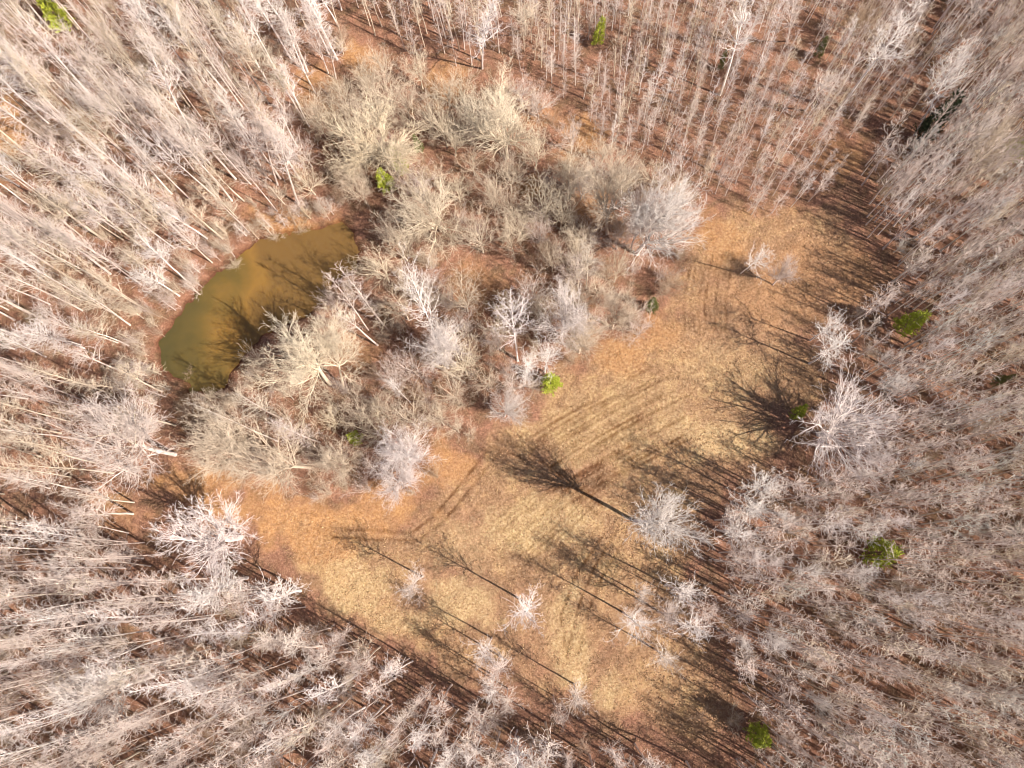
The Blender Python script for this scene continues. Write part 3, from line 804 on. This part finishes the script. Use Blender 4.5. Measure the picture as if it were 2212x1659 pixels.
wood('slender_bare_tree', 'slender tree', Z_SW, 2.8, 53, [('slim', i) for i in range(3)] * 2 + [('tall', 1), ('crownstar', 0)], (15, 22), (1.3, 2.2), ['pink', 'pink', 'pale', 'white'],
     [(60, 1200, "at the left edge under the track"), (300, 1280, "left of the two white trees"), (120, 1400, "at the left edge of the lower woods"), (400, 1420, "in the lower left woods' middle"),
      (620, 1400, "below the field's lower left corner"), (150, 1600, "in the bottom left corner"), (480, 1600, "along the bottom edge left of centre"), (800, 1500, "behind the field's lower rim"),
      (950, 1620, "at the bottom edge below the field cluster"), (1250, 1640, "at the bottom edge below the straw tongue"), (1450, 1640, "at the bottom edge near the deep green cedar")], 300)
wood('pole_tree', 'pole tree', Z_N, 2.25, 54, [('pole', i) for i in range(3)] + [('slim', 0)], (8.5, 13), (0.8, 1.35), ['pink', 'pink', 'white', 'tan'],
     [(1180, 100, "right of the tall white top tree"), (1330, 200, "above the fan-shaped tan tree"), (1450, 100, "at the top edge right of the small cedar"), (1480, 330, "behind the twin-trunk tree"),
      (1650, 400, "above the field's upper arm"), (1650, 200, "under the top-edge white tree"), (1850, 200, "around the tallest silver tree"), (1760, 330, "beside the upper field's shaded corner")], 290)
wood('grey_bare_tree', 'thin tree', Z_TOP, 2.6, 55, [('slim', i) for i in range(3)] + [('pole', 1)], (10, 17), (1.0, 1.8), ['pink', 'tan'],
     [(850, 40, "above the upper orange patch"), (1000, 100, "left of the tall white top tree")], 60)
wood('plantation_tree', 'crowded tree', Z_E, 2.15, 56, [('plant', i) for i in range(5)] * 2 + [('crownstar', 1)], (12, 18), (1.15, 2.0), ['pink', 'pink', 'grey', 'tan', 'pale'],
     [(2100, 100, "in the top right corner"), (2050, 400, "below the evergreen's black shadow"), (1950, 560, "east of the field's upper arm"), (2100, 720, "right of the edge cedar"),
      (1900, 800, "above the round silver tree"), (2050, 1000, "right of the round silver tree"), (1700, 1150, "beside the field's eastern tip"), (1850, 1300, "under the largest cedar"),
      (2100, 1250, "at the right edge below its middle"), (1650, 1400, "right of the corner group"), (1800, 1550, "right of the deep green cedar"), (2050, 1550, "in the bottom right corner")], 300, mind=1.0)

# the remainder of each wood, too many to take one by one: one object of instanced trees per wood
def instanced(name, rows, label):
    keys = sorted({r[4] for r in rows}, key=str)
    protos = []
    for k in keys:                                      # a joined trunk + crown mesh per kind
        ps = PROTO[k]['parts']; vs, fs, off = [], [], 0
        for nm, me in ps:
            v = np.empty(len(me.vertices) * 3, np.float32); me.vertices.foreach_get("co", v)
            l = np.empty(len(me.loops), np.int32); me.loops.foreach_get("vertex_index", l)
            vs.append(v.reshape(-1, 3)); fs.append(l + off); off += len(me.vertices)
        me = mesh_from("tree_shape", np.concatenate(vs), np.concatenate(fs), 4, ps[0][1].materials[0])
        protos.append(bpy.data.objects.new("tree_shape", me))          # geometry source only
    pts = np.array([(r[0], r[1], float(ground_z(r[0], r[1]))) for r in rows])
    me = bpy.data.meshes.new(name); me.vertices.add(len(rows)); me.vertices.foreach_set("co", pts.astype(np.float32).ravel())
    a = me.attributes.new("scale_xyz", 'FLOAT_VECTOR', 'POINT')
    vals = []
    for (x, y, h, rr, k, m, rot) in rows:
        s1 = rr / PROTO[k]['R']; vals.append((s1, s1, h / PROTO[k]['H']))
    a.data.foreach_set("vector", np.array(vals, np.float32).ravel())
    a = me.attributes.new("turn", 'FLOAT', 'POINT'); a.data.foreach_set("value", np.array([r[6] for r in rows], np.float32))
    a = me.attributes.new("which", 'INT', 'POINT'); a.data.foreach_set("value", np.array([keys.index(r[4]) for r in rows], np.int32))
    o = bpy.data.objects.new(name, me); COL.objects.link(o)
    g = bpy.data.node_groups.new(name, 'GeometryNodeTree')
    g.interface.new_socket("Geometry", in_out='INPUT', socket_type='NodeSocketGeometry')
    g.interface.new_socket("Geometry", in_out='OUTPUT', socket_type='NodeSocketGeometry')
    N, Lk = g.nodes, g.links
    gi, go = N.new("NodeGroupInput"), N.new("NodeGroupOutput")
    def attr(nm, ty):
        n = N.new("GeometryNodeInputNamedAttribute"); n.data_type = ty; n.inputs["Name"].default_value = nm; return n
    aw, asc, at_ = attr("which", 'INT'), attr("scale_xyz", 'FLOAT_VECTOR'), attr("turn", 'FLOAT')
    comb = N.new("ShaderNodeCombineXYZ"); Lk.new(at_.outputs[0], comb.inputs[2])
    join = N.new("GeometryNodeJoinGeometry")
    for i, p in enumerate(protos):
        oi = N.new("GeometryNodeObjectInfo"); oi.inputs["Object"].default_value = p
        cmp_ = N.new("FunctionNodeCompare"); cmp_.data_type = 'INT'; cmp_.operation = 'EQUAL'
        Lk.new(aw.outputs[0], [s for s in cmp_.inputs if s.type == 'INT' and s.enabled][0])
        [s for s in cmp_.inputs if s.type == 'INT' and s.enabled][1].default_value = i
        ip = N.new("GeometryNodeInstanceOnPoints")
        Lk.new(gi.outputs[0], ip.inputs["Points"]); Lk.new(cmp_.outputs[0], ip.inputs["Selection"])
        Lk.new(oi.outputs["Geometry"], ip.inputs["Instance"]); Lk.new(comb.outputs[0], ip.inputs["Rotation"]); Lk.new(asc.outputs[0], ip.inputs["Scale"])
        Lk.new(ip.outputs[0], join.inputs[0])
    Lk.new(join.outputs[0], go.inputs[0])
    md = o.modifiers.new("trees", 'NODES'); md.node_group = g
    tag(o, label, kind="stuff")
    return o

SL = {'sapling': ('bank_saplings', "saplings crowding the pond bank"), 'young_tree': ('understory', "bushy understory in the woods"), 'grove_tree': ('grove_woods', "tan twiggy grove between pond and field"), 'tall_bare_tree': ('upper_left_woods', "pale bare woods left of the pond"), 'leaning_bare_tree': ('left_edge_woods', "bare woods on the left edge"),
      'slender_bare_tree': ('lower_woods', "pink-grey bare woods below the field"), 'pole_tree': ('pole_woods', "young pole woods at the top"),
      'grey_bare_tree': ('top_woods', "thin bare woods at the top edge"), 'plantation_tree': ('plantation_woods', "crowded grey-brown bare woods on the right")}

Z_BANK = [(250, 800), (330, 700), (415, 600), (500, 530), (560, 490), (640, 455), (720, 440), (740, 470), (640, 492), (560, 515), (500, 560), (455, 590), (430, 640), (370, 700), (335, 770), (380, 850), (350, 900), (280, 860)]
Z_BANK2 = [(400, 880), (450, 850), (490, 830), (510, 800), (550, 750), (600, 712), (690, 690), (715, 645), (735, 610), (770, 580), (780, 610), (740, 660), (720, 720), (640, 740), (590, 780), (540, 850), (500, 900), (430, 910)]
wood('sapling', 'sapling', Z_BANK2, 1.8, 65, [('grove', i) for i in range(3)] + [('shrub', 0)], (2.5, 5), (0.8, 1.7), ['tan', 'pink', 'shrub'],
     [(450, 880, "at the pond's dark lower corner"), (600, 740, "between the pond and the pond oak"), (740, 650, "on the pond's right bank")], 90, mind=.5, edge=.9, clear=.1)
wood('sapling', 'sapling', Z_BANK, 1.7, 59, [('pole', i) for i in range(3)] + [('grove', 0), ('grove', 1)], (3, 7), (0.7, 1.6), ['tan', 'pink', 'pale', 'shrub'],
     [(300, 760, "by the pond's olive end"), (420, 620, "along the pond's left bank"), (560, 500, "on the pond's upper bank"), (700, 450, "at the pond's top corner")], 150, mind=.6, edge=.9, clear=.2)
wood('young_tree', 'bushy tree', Z_NW, 5.0, 60, [('grove', i) for i in range(3)] + [('pole', 1)], (5, 10), (1.4, 2.6), ['tan', 'pink', 'shrub'],
     [(150, 150, "in the top left corner woods"), (500, 120, "along the top edge left of centre"), (150, 560, "at the left edge level with the pond"), (450, 420, "behind the pond's upper bank")], 200, mind=1.0, clear=.2)
wood('young_tree', 'bushy tree', Z_SW, 5.0, 63, [('grove', i) for i in range(3)] + [('pole', 1)], (5, 9), (1.4, 2.4), ['tan', 'pink', 'shrub'],
     [(150, 1300, "in the lower left woods"), (600, 1500, "below the field's lower left corner"), (1100, 1600, "at the bottom edge under the field")], 90, mind=1.0, clear=.2)
wood('young_tree', 'bushy tree', Z_E, 5.5, 64, [('grove', i) for i in range(3)] + [('shrub', 1)], (4, 8), (1.3, 2.3), ['tan', 'shrub', 'grey'],
     [(2050, 200, "in the upper right woods"), (2000, 650, "right of the upper field"), (1950, 950, "round the round silver tree"), (1700, 1250, "beside the corner group"), (1950, 1450, "in the lower right woods")], 130, mind=1.0, clear=.2)
Z_GROVE = [(640, 330), (680, 230), (800, 170), (1000, 200), (1150, 200), (1290, 340), (1480, 430), (1490, 500), (1400, 700), (1300, 720), (1200, 760), (1130, 850), (1000, 920), (930, 1060),
           (800, 1060), (600, 1060), (480, 1040), (430, 920), (560, 890), (600, 860), (740, 800), (860, 800), (880, 700), (800, 560), (790, 470), (720, 450), (640, 430)]
HOLES += [(1060, 625, 60), (990, 590, 40), (870, 770, 42), (1150, 620, 35), (700, 905, 25), (1270, 470, 22), (950, 840, 25), (1390, 640, 25), (960, 190, 40), (1150, 415, 22), (780, 770, 30), (1265, 300, 35), (1300, 250, 40), (440, 1045, 40), (1330, 760, 40)]
wood('grove_tree', 'fine-twigged tree', Z_GROVE, 4.3, 58, [('grove', i) for i in range(3)], (7, 13), (2.2, 3.9), ['tan', 'tan', 'pink', 'cream'],
     [(760, 250, "round the wide tan oak"), (1000, 230, "between the two upper oaks"), (1200, 330, "below the upper orange leaves"), (850, 500, "at the pond's right shore"), (1050, 450, "in the upper grove's middle"),
      (1350, 480, "beside the twin-trunk tree"), (1100, 600, "above the white-trunked tree"), (1300, 650, "along the field's inner rim"), (830, 850, "below the pond oak"),
      (1000, 880, "by the fallen log"), (600, 900, "under the pond oak"), (500, 1030, "in the fan-shaped group"), (800, 1040, "near the pinkish trees"), (1150, 760, "behind the bright cedar")], 290, mind=1.6, clear=.72)

# ------------------------------------------------------------------ brush in the middle grove and along the edges
Z_BRUSH = [(700, 180), (800, 150), (1000, 200), (1150, 190), (1290, 340), (1480, 420), (1500, 520), (1440, 700), (1300, 760), (1200, 800), (1150, 900), (1000, 960), (930, 1060),
           (800, 1080), (600, 1090), (430, 1060), (390, 930), (430, 870), (520, 860), (560, 720), (700, 650), (780, 560), (760, 470), (690, 430), (680, 300)]
pts, R = scatter(Z_BRUSH, 2.6, 61, jitter=.5, mind=0.6, clear=.3)
ANC = [(760, 250, "round the wide tan oak"), (1000, 200, "between the two upper oaks"), (1200, 330, "below the upper orange leaves"), (850, 500, "at the pond's right shore"), (1050, 450, "in the upper grove's middle"),
       (1350, 480, "beside the twin-trunk tree"), (1100, 600, "among brown leaves above the white-trunked tree"), (1300, 650, "along the field's inner rim"), (830, 700, "right of the pond oak"), (850, 870, "round the small bright tuft"),
       (1000, 880, "by the fallen log"), (600, 880, "under the pond oak"), (500, 1030, "in the fan-shaped group"), (800, 1040, "near the pinkish trees"), (1150, 760, "behind the bright cedar")]
pts2, _ = scatter([(300, 790), (352, 690), (430, 590), (520, 520), (600, 470), (700, 440), (690, 400), (560, 400), (450, 480), (330, 600), (260, 700), (240, 800)], 2.6, 62, jitter=.5, mind=0.5, clear=.3)
ANC += [(400, 600, "along the pond's bare left bank"), (600, 450, "on the pond's upper bank"), (300, 740, "by the pond's olive end")]
pts = pts2[:110] + pts
for i, (x, y) in enumerate(pts[:330]):
    bv = tuple(map(float, project(x, y, 0)))
    h = R.uniform(3.0, 7.5) if i >= 110 else R.uniform(1.5, 4)
    if crown_hides(x, y, h, 8) or float(pond_depth(x, y)) < 0.8: continue
    if R.random() < 0.36: continue
    ph = phrase(*bv, ANC)
    mt = R.choice(['shrub', 'tan', 'tan', 'pink'])
    plant('bare_shrub', ('shrub', i % 3), Vector((x, y, 0)), h, h * R.uniform(.28, .45), "%s twiggy %s shrub %s" % ('low' if h < 3.5 else ('mid-sized' if h < 5.5 else 'tall'), {'shrub': 'brown', 'tan': 'tan', 'pink': 'pinkish'}[mt], ph), 'shrub', "shrubs " + ph, mat=mt, rnd=R)

for k, rows in REST.items():
    instanced(SL[k][0], rows, SL[k][1])

SHR = [(585, 500, 2.2, 26, "orange-tipped bush on the pond's top bank"), (640, 488, 2.4, 30, "leafy orange bush at the pond's top corner"), (500, 560, 2.5, 24, "pale bush dipping into the pond's left side"),
       (625, 605, 1.6, 16, "drowned grey twigs standing in the pond"), (820, 715, 4, 32, "round red-brown shrub right of the pond"), (905, 860, 6, 44, "dense olive-brown shrub left of the fallen log"),
       (795, 870, 6, 48, "dense tan shrub between the pond oak and the log"), (905, 905, 5, 36, "brown shrub under the olive-brown one"), (1440, 610, 4, 30, "tan brush on the field's rim above the small cedar"),
       (395, 800, 2, 18, "rusty bush at the pond's lower left corner"), (930, 560, 5, 36, "grey brush under the dark-centred oak"), (1165, 560, 6, 40, "grey-brown brush left of the cream straight tree"),
       (1590, 1560, 3, 30, "dark brown brush under the field's lower right tip"), (1520, 1560, 3, 26, "brown brush at the field's lowest end"), (2140, 920, 7, 40, "tan brush in the right-hand woods' middle"),
       (100, 560, 5, 30, "tan brush at the left edge beside the pond woods")]
for i, (cx, cy, h, rv, label) in enumerate(SHR):
    at_crown('thick_shrub', ('shrub', i % 3), cx, cy, h, rv, label, 'shrub', mat='shrub' if i % 2 else 'tan', zc=.7)

# a fallen trunk with two broken limbs
e = bpy.data.objects.new("fallen_log", None); COL.objects.link(e)
A, B = unproject(935, 785), unproject(1006, 828)
tag(e, "long grey fallen trunk lying on leaves below the leaning white tree", "log")
def logpiece(nm, pts_, r0, r1):
    segs = []
    for k in range(len(pts_) - 1):
        f0, f1 = k / (len(pts_) - 1), (k + 1) / (len(pts_) - 1)
        segs.append((*pts_[k], *pts_[k + 1], r0 + (r1 - r0) * f0, r0 + (r1 - r0) * f1))
    o = bpy.data.objects.new(nm, tubes(nm, segs, 7, M_TAN)); COL.objects.link(o); o.parent = e
def gz(v, dz=.2): return (v.x, v.y, float(ground_z(v.x, v.y)) + dz)
logpiece("trunk", [gz(A.lerp(B, t)) for t in (0, .3, .6, 1)], .26, .16)
C1, C2 = unproject(985, 842), unproject(1012, 812)
logpiece("limb", [gz(A.lerp(B, .55)), gz(A.lerp(B, .8).lerp(C1, .6), .5), gz(C1, .7)], .12, .05)
logpiece("limb", [gz(A.lerp(B, .7)), gz(C2, .8)], .10, .04)

# ------------------------------------------------------------------ grass tussocks on the clearing: real relief, one object
m_g, nt, b = new_mat("dry_grass")
tc = nt.nodes.new("ShaderNodeTexCoord"); n1 = noise(nt, 1.6, 6, .8, tc.outputs["Object"])
rg = ramp(nt, [(0.34, (0.16, 0.09, 0.045)), (0.46, (0.34, 0.20, 0.10)), (0.56, (0.48, 0.31, 0.155)), (0.68, (0.66, 0.49, 0.28))])
nt.links.new(n1.outputs[0], rg.inputs[0]); nt.links.new(rg.outputs[0], b.inputs["Base Color"]); b.inputs["Roughness"].default_value = .9
def cards(name, n, inside, seed, hl, wd, mat, label, flat=0.0):
    g = np.random.default_rng(seed)
    ws = [unproject(a, b_) for a, b_ in ((0, 0), (2212, 0), (0, 1659), (2212, 1659))]
    x = g.uniform(min(w.x for w in ws), max(w.x for w in ws), n * 7); y = g.uniform(min(w.y for w in ws), max(w.y for w in ws), n * 7)
    pv, qv = project(x, y, 0)
    ig = np.clip(np.searchsorted(gx, x), 0, nx - 1); jg = np.clip(np.searchsorted(gy, y), 0, ny - 1)
    clump = vnoise(x, y, .7, seed + 90) * .7 + vnoise(x, y, 2.2, seed + 91) * .5
    ok = inside(x, y, pv, qv) & (lm[ig, jg] < g.random(len(x))) & ((patch[ig, jg] > g.random(len(x)) * .9) | (seed != 5)) & (clump > g.random(len(x)) * .9 + .1) & (pv > -30) & (pv < 2240) & (qv > -30) & (qv < 1690)
    x, y = x[ok][:n], y[ok][:n]; m = len(x)
    z = ground_z(x, y)
    az = g.uniform(0, 6.283, m); L = g.uniform(*hl, m); W = g.uniform(*wd, m)
    tilt = g.uniform(.2, .9, m) if not flat else g.uniform(0, flat, m)
    dx, dy = np.cos(az), np.sin(az)
    P = np.stack([x, y, z], -1)
    up = np.stack([dx * np.sin(tilt), dy * np.sin(tilt), np.cos(tilt)], -1) if not flat else np.stack([dx * np.cos(tilt), dy * np.cos(tilt), np.sin(tilt)], -1)
    side = np.stack([-dy, dx, g.uniform(-.4, .4, m)], -1)
    if flat: P[:, 2] += .03
    V = np.stack([P - side * W[:, None], P + side * W[:, None], P + up * L[:, None] + side * W[:, None] * .3], 1)
    o = bpy.data.objects.new(name, mesh_from(name, V.reshape(-1, 3), np.arange(m * 3), 3, mat)); COL.objects.link(o)
    return tag(o, label, kind="stuff")
cards("dry_grass", 70000, lambda x, y, p, q: poly_sd(p, q, FIELD) + (vnoise(x, y, 3, 71) - .5) * 50 < 0, 5, (.12, .34), (.03, .08), m_g, "dry straw tussocks on the clearing")
m_l, nt, b = new_mat("fallen_leaves")
tc = nt.nodes.new("ShaderNodeTexCoord"); n1 = noise(nt, 6, 3, .8, tc.outputs["Object"])
rg = ramp(nt, [(0.3, (0.13, 0.06, 0.03)), (0.5, (0.33, 0.17, 0.09)), (0.7, (0.50, 0.32, 0.19))])
nt.links.new(n1.outputs[0], rg.inputs[0]); nt.links.new(rg.outputs[0], b.inputs["Base Color"]); b.inputs["Roughness"].default_value = .9
cards("fallen_leaves", 110000, lambda x, y, p, q: pond_depth(x, y) > .3, 6, (.10, .20), (.05, .10), m_l, "brown oak leaves littering the woodland floor", flat=.6)

print("proto segs", {k: (v['n'], round(v['R'], 2)) for k, v in PROTO.items()}, "tris", N_SEG[0], "objects", len(SC.objects))
